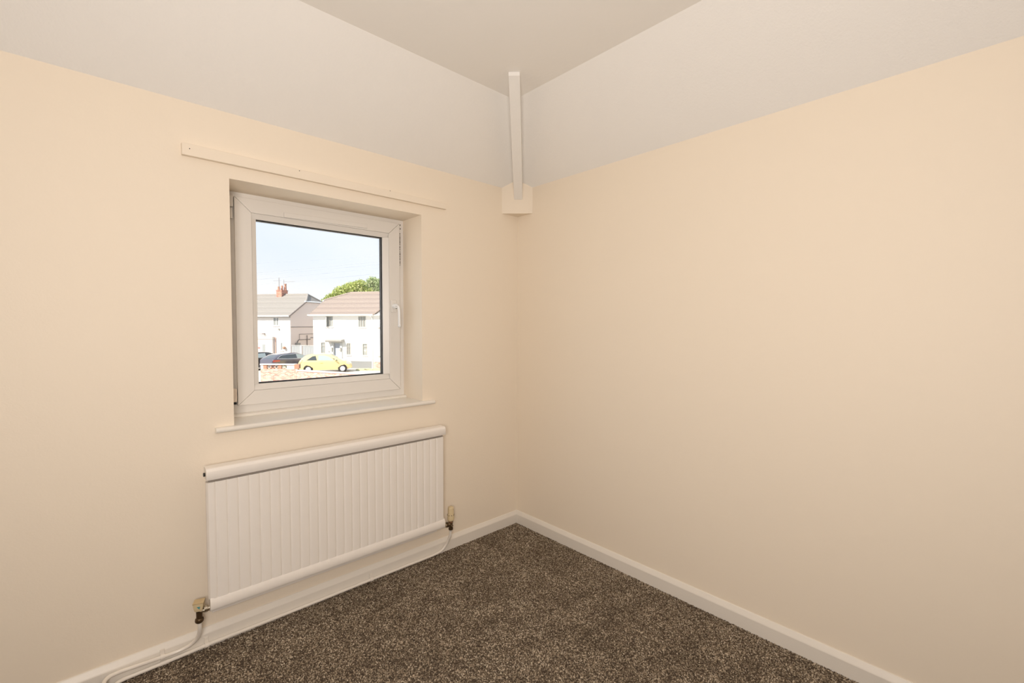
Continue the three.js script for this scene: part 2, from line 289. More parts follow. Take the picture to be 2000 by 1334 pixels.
  // lockshield valve, left
  const lv = thing('lockshield_valve', 'aged cream square-capped valve at the left end of the radiator', 'valve', [-1.9135, 0.14, 0.072]);
  const Y = (v) => v - 0.14;
  const capG = new THREE.LatheGeometry([[0, 0], [0.009, 0.0005], [0.0165, 0.004], [0.0205, 0.011], [0.0232, 0.022], [0.0262, 0.0395], [0, 0.0395]].map((q) => new THREE.Vector2(...q)), 4).rotateY(Math.PI / 4 - 0.36);
  add('cap', toCreasedNormals(capG.translate(0, Y(0.2065), 0), 0.5), AGED, lv);
  add('cap_rim', new THREE.CylinderGeometry(0.0275, 0.0268, 0.0035, 4, 1).rotateY(Math.PI / 4 - 0.36).translate(0, Y(0.2475), 0), AGED2, lv);
  const mk = new THREE.ExtrudeGeometry(shape([[-0.006, 0.005], [0.007, 0.006], [0.004, -0.006]]), { depth: 0.0012, bevelEnabled: false }).rotateX(-0.19).translate(0.001, 0, 0.0168).rotateY(-0.36).translate(0, Y(0.2285), 0);
  add('cap_mark', mk, mat(0.05, 0.26, 0.27, 0.4), lv);
  add('body', [cyl(0.0115, 0.0115, 0.036, 0, Y(0.187), 0), lathe([[0, Y(0.158)], [0.012, Y(0.158)], [0.0155, Y(0.162)], [0.0165, Y(0.168)], [0.015, Y(0.175)], [0.0115, Y(0.179)], [0, Y(0.18)]], 0, 0, 0, 24)], BRONZE, lv);
  add('union_nut', [cyl(0.0145, 0.0145, 0.013, 0.0225, Y(0.208), 0.002, 'x', 6), cyl(0.0125, 0.0125, 0.006, 0.0335, Y(0.208), 0.002, 'x', 20), cyl(0.0085, 0.0085, 0.036, 0.019, Y(0.204), 0.001, 'x', 14)], CHROME, lv);

  // pipes painted with the skirting
  const zp = 0.0275, pr = 0.008;
  const p1 = thing('heating_pipe', 'long white pipe along the carpet edge under the radiator, rising to the thermostat valve', 'pipe', [-0.6255, 0, zp]);
  const pts1 = [[-0.6255, 0.151, 0.07], [-0.626, 0.125, 0.068], [-0.628, 0.095, 0.055], [-0.6335, 0.065, 0.042], [-0.647, 0.039, 0.032], [-0.672, 0.0225, zp], [-0.72, 0.0175, zp], [-0.9, 0.018, zp], [-1.12, 0.0195, zp], [-1.5, 0.0195, zp], [-1.88, 0.021, zp], [-2.0, 0.0185, zp], [-2.12, 0.0175, zp], [-2.163, 0.0175, zp + 0.002], [-2.184, 0.0175, zp + 0.013], [-2.192, 0.0175, zp + 0.034], [-2.193, 0.0175, zp + 0.14]];
  add('tube', tube(pts1, pr, false, 200).translate(0.6255, 0, -zp), PIPE, p1);
  const p2 = thing('heating_pipe', 'short white pipe dropping from the square-capped valve and bending left along the skirting', 'pipe', [-1.9135, 0, zp]);
  const pts2 = [[-1.9135, 0.16, 0.072], [-1.913, 0.13, 0.07], [-1.914, 0.102, 0.06], [-1.923, 0.075, 0.047], [-1.945, 0.0545, 0.036], [-1.985, 0.0445, zp + 0.002], [-2.04, 0.0455, zp], [-2.12, 0.05, zp], [-2.172, 0.0525, zp], [-2.2, 0.0525, zp + 0.005], [-2.215, 0.051, zp + 0.022], [-2.219, 0.05, zp + 0.05], [-2.22, 0.05, zp + 0.14]];
  add('tube', tube(pts2, pr, false, 140).translate(1.9135, 0, -zp), PIPE, p2);
  const clip = (parent, x, yy, px, top) => add('pipe_clip', [box(x - 0.0075, x + 0.0075, yy - 0.004, top, 0.0182, 0.0235, 0.0012), cyl(pr + 0.003, pr + 0.003, 0.015, x, yy, zp, 'x', 18)].map((g) => g.translate(-px, 0, -zp)), PIPE, parent);
  clip(p1, -1.122, 0.0195, -0.6255, 0.05); clip(p1, -1.883, 0.021, -0.6255, 0.052); clip(p2, -2.036, 0.0455, -1.9135, 0.074);
  add('sleeve', cyl(0.0095, 0.0095, 0.03, -2.03, 0.0183, zp, 'x', 18).translate(0.6255, 0, -zp), PIPE, p1);
}

// ---------------------------------------------------------------- softbox behind the camera: the room's own light
{
  const l = thing('softbox_light', 'square white softbox on a black stand behind the camera', 'lamp', [SOFT.at[0], 0.0, SOFT.at[2]]);
  const dx = SOFT.aim[0] - SOFT.at[0], dy = SOFT.aim[1] - SOFT.at[1], dz = SOFT.aim[2] - SOFT.at[2];
  l.rotation.y = Math.atan2(dx, dz);                              // local +z looks into the room
  const DARK = mat(0.03, 0.03, 0.03, 0.6), hw = SOFT.w / 2, hh = SOFT.h / 2;
  const GLOW = mat(0.9, 0.9, 0.88, 0.6, { emissive: new THREE.Color().setRGB(...SOFT.color), emissiveIntensity: 1 });
  const head = new THREE.Group(); head.name = 'head'; head.position.set(0, SOFT.at[1], 0); head.rotation.x = Math.atan2(-dy, Math.hypot(dx, dz)); l.add(head);
  const pyr = new THREE.CylinderGeometry(hw * Math.SQRT2, 0.1, 0.26, 4, 1, true).rotateY(Math.PI / 4).rotateX(Math.PI / 2).scale(1, SOFT.h / SOFT.w, 1).translate(0, 0, -0.145);
  pyr.computeVertexNormals(); DARK.side = THREE.DoubleSide;
  add('housing', [pyr, box(-0.06, 0.06, -0.07, 0.07, -0.48, -0.26, 0.02)], DARK, head);
  add('diffuser', box(-hw, hw, -hh, hh, -0.012, -0.002), GLOW, head);
  add('pole', cyl(0.016, 0.016, SOFT.at[1] - 0.05, 0, SOFT.at[1] / 2, -0.36), DARK, l);
  for (let k = 0; k < 3; k++) { const a = k * 2.094, g = cyl(0.01, 0.01, 0.5, 0, 0, 0).rotateZ(0.95).translate(0.2, 0.155, 0).rotateY(a).translate(0, 0.0, -0.36); add('leg', g, DARK, l); }
  const p = new THREE.RectAreaLight(new THREE.Color().setRGB(...SOFT.color), SOFT.power, SOFT.w, SOFT.h); p.position.set(0, 0, 0.004); p.rotation.y = Math.PI; head.add(p);
}
// ---------------------------------------------------------------- outside: the street
const GY = -2.4;
const REN = mat(0.82, 0.81, 0.79, 0.9), REN2 = mat(0.80, 0.76, 0.72, 0.9), PEB = mat(0.78, 0.665, 0.60, 0.95), FRAME = mat(0.78, 0.78, 0.77, 0.4), LEAD = mat(0.34, 0.33, 0.30, 0.7);
const DGLASS = mat(0.30, 0.32, 0.32, 0.08, { metalness: 0.0, clearcoat: 1 });
const TILE = [mat(0.285, 0.235, 0.21, 0.85), mat(0.25, 0.205, 0.185, 0.85), mat(0.30, 0.248, 0.22, 0.85)], SLATE = [mat(0.275, 0.258, 0.242, 0.85), mat(0.262, 0.246, 0.23, 0.85), mat(0.285, 0.267, 0.25, 0.85)], TRIM = mat(0.82, 0.82, 0.81, 0.5), SOFFIT = mat(0.22, 0.19, 0.175, 0.8);
function brickTex(seed, base, joint) {
  return noiseTex(512, seed, (d, s, rnd) => {
    const rows = 16, cols = 8;
    for (let r = 0; r < rows; r++) for (let c = 0; c < cols; c++) {
      const v = 0.78 + rnd() * 0.4, h = (rnd() - 0.5) * 14;
      for (let j = 0; j < s / rows; j++) for (let i = 0; i < s / cols; i++) {
        const x = (c * s / cols + i + (r % 2) * s / cols / 2) % s, y = r * s / rows + j, mo = j < 4 || i < 4, n = (rnd() - 0.5) * 16;
        const k = mo ? joint : [base[0] * v + h, base[1] * v, base[2] * v]; d.set([k[0] + n, k[1] + n, k[2] + n, 255].map((q) => Math.max(0, Math.min(255, q))), (y * s + x) * 4);
      }
    }
  }, true);
}
const brickA = brickTex(21, [212, 160, 144], [214, 198, 188]); brickA.repeat.set(1 / 1.8, 1 / 1.2);
const BRICK = mat(1, 1, 1, 0.9, { map: brickA });
const brickB = brickTex(22, [186, 124, 106], [200, 180, 168]); brickB.repeat.set(1 / 1.8, 1 / 1.2);
const BRICKR = mat(1, 1, 1, 0.9, { map: brickB });

{ // land: street surface and pavement
  const g = struct(add('ground', new THREE.BoxGeometry(160, 0.4, 150).translate(0, -0.2, 0), mat(0.50, 0.475, 0.44, 0.95, { bumpMap: rollerBump, bumpScale: 0.01 })));
  g.position.copy(street(-10, GY, 68)); g.rotation.y = -YAW; g.userData.label = 'pale concrete drive and street outside';
  const v = tag(add('grass_verge', new THREE.BoxGeometry(4.6, 0.12, 1.0, 30, 1, 8).translate(0, 0.06, 0), mat(0.50, 0.50, 0.28, 0.95)), 'pale dry grass strip before the white house', 'grass');
  v.userData.kind = 'stuff';
  { const rnd = mulberry(8), p = v.geometry.attributes.position; for (let i = 0; i < p.count; i++) if (p.getY(i) > 0.05) p.setY(i, 0.05 + rnd() * 0.09); v.geometry.computeVertexNormals(); }
  v.position.copy(street(-10.6, GY, 38.0)); v.rotation.y = -YAW;
}
// a house frame: u along the front to the right, v up from the ground, w towards the back
const TH = 12 * Math.PI / 180;
function house(name, label, r0, d0) {
  const o = thing(name, label, 'house', street(r0, GY, d0), -YAW - TH);           // local x along the front, local -z towards the back
  return o;
}
function windowUnit(parent, u0, u1, v0, v1, mull, trans, open) {
  const g = new THREE.Group(); g.name = 'window'; parent.add(g); const z = 0.012, f = 0.05;
  const rect = (a, b, c, d) => [[a, c], [b, c], [b, d], [a, d]], holes = []; const xs = [u0 + f, ...(mull ? mull.flatMap((m) => [m - f / 2, m + f / 2]) : []), u1 - f];
  for (let i = 0; i < xs.length; i += 2) { if (trans) { holes.push(rect(xs[i], xs[i + 1], v0 + f, trans - f / 2), rect(xs[i], xs[i + 1], trans + f / 2, v1 - f)); } else holes.push(rect(xs[i], xs[i + 1], v0 + f, v1 - f)); }
  add('window_frame', plate(rect(u0, u1, v0, v1), -0.06, z, 0, holes), open ? LEAD : FRAME, g);
  for (const h of holes) add('pane', box(h[0][0], h[1][0], h[0][1], h[2][1], -0.05, -0.035), DGLASS, g);
  add('window_ledge', box(u0 - 0.07, u1 + 0.07, v0 - 0.07, v0, -0.02, 0.07), open === 2 ? FRAME : REN2, g);
  return g;
}
// roof with half-hipped end: courses of tiles laid as stepped strips between the eaves and the ridge
function course(parent, mats, i, u0a, u1a, u0b, u1b, wa, wb, va, vb, t, dir = 1) {
  // strip from lower edge (u0a..u1a at wa,va) to upper edge (u0b..u1b at wb,vb); lower edge raised by t
  const A = [u0a, va + t, -wa], B = [u1a, va + t, -wa], C = [u1b, vb + 0.006, -wb], D = [u0b, vb + 0.006, -wb], a = [u0a, va - 0.03, -wa], b = [u1a, va - 0.03, -wa], c = [u1b, vb - 0.05, -wb], d = [u0b, vb - 0.05, -wb], P = [];
  for (const q of [[A, B, C, D], [b, a, d, c], [a, b, B, A], [d, D, C, c], [a, A, D, d], [b, c, C, B]]) P.push(...q[0], ...q[1], ...q[2], ...q[0], ...q[2], ...q[3]);
  const g = new THREE.BufferGeometry(); g.setAttribute('position', new THREE.Float32BufferAttribute(P, 3)); g.computeVertexNormals();
  add('tile_course', g, mats[i % mats.length], parent);
}
const K = 0.62, EV = 0.3, DEP = 6.8;                                                // pitch, overhang, depth
function mainRoof(o, u0, u1, e, mats, n, hipSide, apex, kink) {
  // e: height of the eaves above ground; hipSide 'l' or 'r' has the half hip
  const rf = new THREE.Group(); rf.name = 'roof'; o.add(rf);
  const wR = DEP / 2, vAt = (w) => e + K * (w + EV) * 0.95;
  const lim = (w) => { const k = Math.max(0, (w - kink) / (wR - kink)); return hipSide === 'l' ? [u0 + apex * k, u1] : [u0, u1 - apex * k]; };
  for (let i = 0; i < n; i++) {
    const wa = -EV + (wR + EV) * i / n, wb = -EV + (wR + EV) * (i + 1) / n, [a0, a1] = lim(wa), [b0, b1] = lim(wb);
    course(rf, mats, i, a0, a1, b0, b1, wa, wb, vAt(wa), vAt(wb), 0.045);
  }
  const top = vAt(wR), vk = vAt(kink), uE = hipSide === 'l' ? u0 : u1, uA = hipSide === 'l' ? u0 + apex : u1 - apex, uF = hipSide === 'l' ? u1 : u0;
  // rear slope and the half hip as one sheet each
  const sheet = (pts, m, nm) => { const P = []; for (let i = 1; i + 1 < pts.length; i++) P.push(...pts[0], ...pts[i], ...pts[i + 1]); for (let i = 1; i + 1 < pts.length; i++) for (const q of [pts[0], pts[i + 1], pts[i]]) P.push(q[0], q[1] - 0.07, q[2]); const g = new THREE.BufferGeometry(); g.setAttribute('position', new THREE.Float32BufferAttribute(P, 3)); g.computeVertexNormals(); add(nm, g, m, rf); };
  const wk2 = DEP - kink;
  sheet([[uE, vk, -kink], [uE, vk, -wk2], [uA, top, -wR]].map((p) => p), mats[1], 'half_hip');
  sheet([[uE, vAt(-EV), -(DEP + EV)], [uF, vAt(-EV), -(DEP + EV)], [uF, top, -wR], [uA, top, -wR], [uE, vk, -wk2]], mats[1], 'rear_slope');
  // ridge and hip cappings
  const bar = (p, q, r, nm, m) => { const a = new THREE.Vector3(...p), b = new THREE.Vector3(...q), l = a.distanceTo(b), g = new THREE.CylinderGeometry(r, r, l, 8).rotateX(Math.PI / 2); const ob = add(nm, g, m, rf); ob.position.copy(a).lerp(b, 0.5); const dq = b.clone().sub(a).normalize(); ob.quaternion.setFromUnitVectors(new THREE.Vector3(0, 0, 1), dq); };
  bar([uA, top, -wR], [uF, top, -wR], 0.11, 'ridge_capping', mats[2]);
  bar([uE, vk + 0.02, -kink], [uA, top, -wR], 0.1, 'hip_capping', mats[2]);
  bar([uE, vk + 0.02, -wk2], [uA, top, -wR], 0.09, 'hip_capping', mats[1]);
  // bargeboard up the gable, gutter on the half hip
  bar([uE, vAt(-EV) - 0.04, EV], [uE, vk - 0.04, -kink], 0.07, 'bargeboard', SOFFIT);
  bar([uE, vk - 0.03, -kink + 0.2], [uE, vk - 0.03, -wk2 - 0.1], 0.075, 'gutter', TRIM);
  return { rf, vAt, bar };
}
{ // white rendered house on the right
  const o = house('white_house', 'white rendered house with a grey front door and brown tiled roof', -17.62, 40.35), e = 4.62, W = 5.77;
  const rect = (a, b, c, d) => [[a, c], [b, c], [b, d], [a, d]];
  const wins = [[1.25, 1.94, 3.62, 4.52], [4.42, 5.12, 3.58, 4.52], [0.76, 1.17, 1.27, 2.23], [3.26, 3.65, 1.17, 2.19], [4.79, 5.24, 1.15, 2.16]], door = [2.0, 2.68, 0.12, 2.2];
  const holes = [...wins, door].map((q) => rect(...q));
  const front = plate(rect(0, W + 0.02, 0, e + 0.12), -0.25, 0, 0, holes);
  add('front_wall', front, REN, o);
  const gable = [[0.25, 0], [0.25, e - 0.05]]; void gable;
  const gs = new THREE.ExtrudeGeometry(shape([[0.25, 0], [DEP, 0], [DEP, e], [DEP - 2, e + 1.35], [2, e + 1.35], [0.25, e + 0.1]]), { depth: 0.25, bevelEnabled: false }).rotateY(Math.PI / 2);
  add('gable_wall', gs, REN, o);
  const rear = box(0, 9, 0, e, -DEP, -DEP + 0.2); add('rear_wall', rear, REN, o);
  windowUnit(o, ...wins[0], [1.62], null, 1); windowUnit(o, ...wins[1], [4.66, 4.9], null, 1); windowUnit(o, ...wins[2], null, 1.9, 2); windowUnit(o, ...wins[3], [3.455], 1.84, 2); windowUnit(o, ...wins[4], null, 1.86, 2);
  // opened casement at the left upper window
  const cas = add('casement', [plate(rect(0, 0.3, 3.66, 4.48), -0.02, 0.02, 0, [rect(0.04, 0.26, 3.70, 4.44)]), box(0.04, 0.26, 3.7, 4.44, -0.004, 0.004)], FRAME, o); cas.position.set(1.29, 0, 0.03); cas.rotation.y = -0.9;
  add('plinth', box(-0.005, W, 0, 0.64, -0.02, 0.035), mat(0.24, 0.25, 0.255, 0.9), o);
  // door with surround and canopy
  const d = add('door', box(door[0] + 0.03, door[1] - 0.03, 0.1, 2.15, -0.16, -0.11), mat(0.42, 0.47, 0.56, 0.5), o);
  add('door_glazing', box(2.44, 2.55, 1.5, 1.62, -0.11, -0.1), LEAD, d); add('handle', box(2.57, 2.605, 0.62, 1.05, -0.11, -0.06), CHROME, d);
  add('door_surround', plate(rect(door[0] - 0.17, door[1] + 0.17, 0, 2.24), 0, 0.09, 0, [rect(door[0] + 0.02, door[1] - 0.02, 0.0, 2.17)]), mat(0.62, 0.64, 0.64, 0.6), o);
  for (const x of [door[0] - 0.085, door[1] + 0.085]) add('wall_lantern', [box(x - 0.035, x + 0.035, 1.45, 1.75, 0.09, 0.17), box(x - 0.05, x + 0.05, 1.75, 1.78, 0.09, 0.2)], LEAD, o);
  const can = new THREE.ExtrudeGeometry(shape([[0, 0], [0.45, 0.0], [0.5, 0.1], [0.5, 0.17], [0, 0.26]]), { depth: 1.56, bevelEnabled: false }).rotateY(-Math.PI / 2).translate(3.04, 2.28, 0); add('door_canopy', can, mat(0.34, 0.33, 0.31, 0.7), o);
  add('door_step', box(1.9, 2.8, 0, 0.11, 0, 0.5), REN2, o); add('bell_box', box(1.5, 1.58, 1.36, 1.5, 0, 0.04), LEAD, o);
  // eaves
  add('fascia', box(-0.3, 9.2, e - 0.09, e + 0.02, 0.24, 0.28), TRIM, o); add('soffit', box(-0.28, 9.2, e - 0.1, e - 0.07, 0, 0.25), TRIM, o);
  add('gutter', cyl(0.065, 0.065, 9.5, 4.45, e - 0.0, 0.34, 'x', 10), TRIM, o);
  add('downpipe', [cyl(0.045, 0.045, e - 0.35, W - 0.02, (e - 0.3) / 2, 0.06, 'y', 10), cyl(0.045, 0.045, 0.4, 0, 0, 0, 'y', 10).rotateX(0.9).translate(W - 0.02, e - 0.2, 0.2)], TRIM, o);
  mainRoof(o, -0.3, 9.2, e, TILE, 15, 'l', 1.95, 2.1);
  // neighbour's half beyond the downpipe with a brick base
  add('side_wall', box(W + 0.02, 9, 0.0, e + 0.1, -0.25, 0.03), REN, o); add('brick_base', metres(box(W + 0.08, 9, 0, 0.62, 0, 0.08)), BRICK, o);
  add('meter_box', box(W + 0.5, W + 0.7, 3.5, 3.58, 0.03, 0.1), LEAD, o); add('meter_box', box(W + 0.5, W + 0.7, 1.05, 1.12, 0.03, 0.1), LEAD, o);
  // little gable that starts beside the valley
  const lg = new THREE.ExtrudeGeometry(shape([[0, 0], [3.4, 0], [1.7, 1.2]]), { depth: 2.2, bevelEnabled: false }).translate(W + 0.3, e - 0.05, -1.9); add('cross_gable', lg, REN, o);
  for (const s of [0, 1]) { const sl = box(0, 2.15, 0, 0.08, -2.0, 0.45); if (s) sl.scale(-1, 1, 1), sl.index.array.reverse(); sl.rotateZ(s ? -0.6147 : 0.6147); sl.translate(s ? W + 3.75 : W + 0.25, e - 0.03, 0); add('cross_roof', sl, TILE[0], o); }
}
{ // left house: pale front, pebbledash gable in shade
  const o = house('gabled_house', 'pinkish house with a slate roof and shaded pebbledash gable wall', -20.44 - 8 * Math.cos(TH), 42 + 8 * Math.sin(TH)), e = 4.6, W = 8;
  const rect = (a, b, c, d) => [[a, c], [b, c], [b, d], [a, d]];
  const wins = [[6.18, 6.78, 3.68, 4.46], [6.93, 7.19, 1.38, 2.12]];
  add('front_wall', plate(rect(0, W - 0.006, 0, e + 0.12), -0.25, 0, 0, wins.map((q) => rect(...q))), REN2, o);
  const gs = new THREE.ExtrudeGeometry(shape([[0.012, 0], [DEP, 0], [DEP, e], [DEP - 2.1, e + 1.32], [2.1, e + 1.32], [0.012, e + 0.1]]), { depth: 0.25, bevelEnabled: false }).rotateY(Math.PI / 2).translate(W - 0.25, 0, 0);
  add('gable_wall', gs, PEB, o); add('string_course', box(W, W + 0.03, 3.53, 3.58, -DEP, 0), SOFFIT, o);
  add('rear_wall', box(0, W, 0, e, -DEP, -DEP + 0.2), PEB, o);
  windowUnit(o, ...wins[0], [6.53], null, 0); windowUnit(o, ...wins[1], null, null, 0);
  add('fascia', box(-0.2, W + 0.1, e - 0.12, e + 0.0, 0.22, 0.28), TRIM, o); add('soffit', box(-0.2, W, e - 0.16, e - 0.11, 0, 0.27), SOFFIT, o); add('gutter', cyl(0.06, 0.06, W + 0.2, W / 2, e - 0.03, 0.33, 'x', 10), TRIM, o);
  add('bracket_light', [cyl(0.03, 0.03, 0.5, 4.9, 2.88, 0.12, 'x', 8), box(5.12, 5.34, 2.86, 2.98, 0.05, 0.2)], SOFFIT, o);
  add('wall_lamp', box(6.72, 6.86, 3.3, 3.42, 0, 0.12), LEAD, o); add('hanging_basket', new THREE.SphereGeometry(0.14, 10, 8).translate(7.42, 1.65, 0.16), mat(0.40, 0.24, 0.17, 0.9), o);
  // porch
  add('porch', [box(4.0, 6.28, 0, 2.45, 0.0, 0.3)], REN2, o); add('porch_roof', box(3.9, 6.33, 2.45, 2.66, 0.0, 0.36), mat(0.62, 0.6, 0.57, 0.7), o);
  const pd = add('porch_door', box(5.17, 6.03, 0, 2.05, 0.3, 0.33), FRAME, o); add('pane', box(5.24, 5.56, 0.6, 1.96, 0.33, 0.336), DGLASS, pd); add('pane', box(5.64, 5.96, 0.6, 1.96, 0.33, 0.336), mat(0.5, 0.52, 0.5, 0.2), pd); add('house_sign', box(4.4, 4.98, 1.55, 1.7, 0.3, 0.33), mat(0.62, 0.2, 0.18, 0.6), o);
  add('downpipe', cyl(0.04, 0.04, 2.6, 6.42, 1.3, 0.06, 'y', 10), mat(0.62, 0.42, 0.35, 0.7), o);
  // soil and overflow pipes on the gable
  const gp = (pts) => tube(pts, 0.035, false, 20);
  const X = W + 0.06;
  add('waste_pipe', [cyl(0.035, 0.035, 1.9, X, 1.8, -2.28), cyl(0.03, 0.03, 1.7, X, 2.35, -1.92, 'z', 10), gp([[X, 2.35, -1.09], [X, 2.3, -1.0], [X, 2.15, -0.88], [X, 1.95, -0.8]]), cyl(0.018, 0.018, 2.4, X, 2.87, -2.3, 'z', 8), cyl(0.018, 0.018, 0.5, X, 2.62, -1.15, 'y', 8), cyl(0.03, 0.03, 0.8, X, 2.5, -3.2, 'z', 8)], SOFFIT, o);
  add('flue_box', box(W, W + 0.25, 1.75, 2.06, -1.05, -0.6), LEAD, o);
  const { rf } = mainRoof(o, -0.2, W + 0.12, e, SLATE, 13, 'r', 0.75, 2.15); void rf;
  // chimney with its pots and aerials
  const ch = add('chimney', metres(box(4.15, 4.75, 6.1, 7.2, -3.85, -2.95)), BRICKR, o);
  add('chimney_cap', metres(box(4.12, 4.78, 7.18, 7.25, -3.88, -2.92)), BRICKR, ch);
  for (const [x, z, h, r] of [[4.3, -3.1, 0.34, 0.11], [4.45, -3.4, 0.46, 0.11], [4.6, -3.7, 0.66, 0.12]]) add('chimney_pot', lathe([[r * 1.1, 0], [r, h * 0.2], [r * 0.85, h * 0.85], [r, h * 0.9], [r, h], [r * 0.7, h], [0, h * 0.95]], x, 7.25, z, 14), mat(0.50, 0.27, 0.20, 0.85), ch);
  add('aerial', [cyl(0.022, 0.022, 1.3, 4.2, 7.85, -3.3, 'y', 6), cyl(0.010, 0.010, 0.9, 4.0, 8.2, -3.3, 'x', 6), cyl(0.015, 0.015, 0.5, 4.6, 8.05, -3.5, 'y', 6), cyl(0.010, 0.010, 1.4, 5.2, 8.1, -3.5, 'x', 6)], SOFFIT, ch);
}
{ // grey fence between the houses
  const f = thing('garden_fence', 'grey vertical board fence closing the gap between the two houses', 'fence', street(-20.36, GY, 41.9), -YAW - TH);
  for (let i = 0; i < 20; i++) { const x = 0.06 + i * 0.13; if (Math.abs(x - 1.05) < 0.07) continue; add('fence_board', box(x, x + 0.115, 0.05, 1.83 + (i % 3) * 0.012, -0.025, 0), mat(0.36, 0.38, 0.395, 0.8), f); }
  add('fence_post', box(0.98, 1.12, 0, 1.9, -0.06, 0.05), TRIM, f); add('fence_rail', box(0.05, 2.65, 1.85, 1.9, -0.05, 0.03), mat(0.5, 0.5, 0.5, 0.8), f);
}
// ---------------------------------------------------------------- trees behind the white house
function tree(label, r, d, y0, blobs, leafSize, n, seed, tones) {
  const t = thing('leafy_tree', label, 'tree', street(r, GY, d), -YAW), rnd = mulberry(seed);
  add('trunk', [cyl(0.24, 0.16, y0 - GY, 0, (y0 - GY) / 2, 0), ...blobs.map(([x, y, z]) => { const g = tube([[0, (y0 - GY) * 0.75, 0], [x * 0.5, (y0 + (y - y0) * 0.4) - GY, z * 0.5], [x, y - GY, z]], 0.07, false, 8); return g; })], mat(0.16, 0.11, 0.07, 0.9), t);
  const leaf = new THREE.CircleGeometry(leafSize, 5).scale(0.6, 1, 1), m = mat(1, 1, 1, 0.7, { side: THREE.DoubleSide, transmission: 0.35, thickness: 0 });
  const im = new THREE.InstancedMesh(leaf, m, n); im.name = 'foliage'; im.userData.kind = 'stuff'; im.castShadow = im.receiveShadow = true; const q = new THREE.Quaternion(), M = new THREE.Matrix4(), c = new THREE.Color();
  for (let i = 0; i < n; i++) {
    const [x, y, z, rr] = blobs[Math.floor(rnd() * blobs.length)], th = rnd() * 6.283, ph = Math.acos(2 * rnd() - 1), k = rr * Math.pow(rnd(), 0.4) * (0.85 + rnd() * 0.3);
    q.setFromEuler(new THREE.Euler(rnd() * 6, rnd() * 6, rnd() * 6)); M.compose(new THREE.Vector3(x + k * Math.sin(ph) * Math.cos(th), y - GY + k * Math.cos(ph), z + k * Math.sin(ph) * Math.sin(th)), q, new THREE.Vector3().setScalar(0.7 + rnd() * 0.7)); im.setMatrixAt(i, M);
    const g = tones[Math.floor(rnd() * tones.length)]; c.setRGB(g[0], g[1], g[2]).multiplyScalar(0.8 + rnd() * 0.4); im.setColorAt(i, c);
  }
  t.add(im);
}
tree('broad yellow-green tree spreading behind the brown tiled roof', -20.4, 56, 2.5, [[-2.3, 3.9, 0, 0.8], [-1.65, 4.45, 0.2, 0.8], [-0.7, 5.1, 0, 0.95], [0.3, 5.5, -0.2, 1.0], [1.0, 5.75, 0, 0.95], [1.8, 6.05, 0.2, 0.85], [2.5, 5.0, 0, 1.0], [0.2, 4.2, 0, 1.4], [1.8, 4.4, 0, 1.4]], 0.10, 15000, 31, [[0.54, 0.60, 0.20], [0.42, 0.52, 0.14], [0.64, 0.67, 0.32]]);
tree('taller bluish-green tree at the right edge of the window', -17.5, 57.5, 3, [[0, 6.6, 0, 0.85], [0.9, 6.25, 0.2, 0.9], [-0.5, 5.6, 0, 0.9], [0.6, 5.2, 0, 1.2], [1.7, 5.9, 0.3, 1.0]], 0.085, 11000, 32, [[0.36, 0.48, 0.25], [0.45, 0.55, 0.30], [0.55, 0.60, 0.36]]);
// ---------------------------------------------------------------- overhead wires
[[[505, 515], [740, 500], 'highest of the thin overhead wires'], [[508, 533], [742, 511], 'dark overhead wire crossing the middle of the sky'], [[508, 537], [742, 516.5], 'thin overhead wire just under the dark one'], [[508, 546], [742, 523], 'lower thin overhead wire sloping above the chimney'], [[508, 556], [742, 534], 'lowest overhead wire, passing behind the chimney pots']].forEach(([a, b, label], k) => {
  const far = 52 + k * 0.4, near = 52 + k * 0.4, P = (q, d) => street((q[0] - 1000) / 888.85 * d, EYE.y + d * ((667 - q[1]) / 888.85 - 0.0368), d);
  const p = P(a, far), q = P(b, near), e = q.clone().sub(p), A = p.clone().addScaledVector(e, -0.6), B = q.clone().addScaledVector(e, 0.6), mid = A.clone().lerp(B, 0.5); mid.y -= 0.12;
  const c = new THREE.CatmullRomCurve3([A, mid, B]);
  const w = add('overhead_wire', new THREE.TubeGeometry(c, 24, k === 1 ? 0.010 : 0.0065, 6, false), mat(0.42, 0.44, 0.47, 0.6)); tag(w, label, 'wire', 'overhead wires');
});
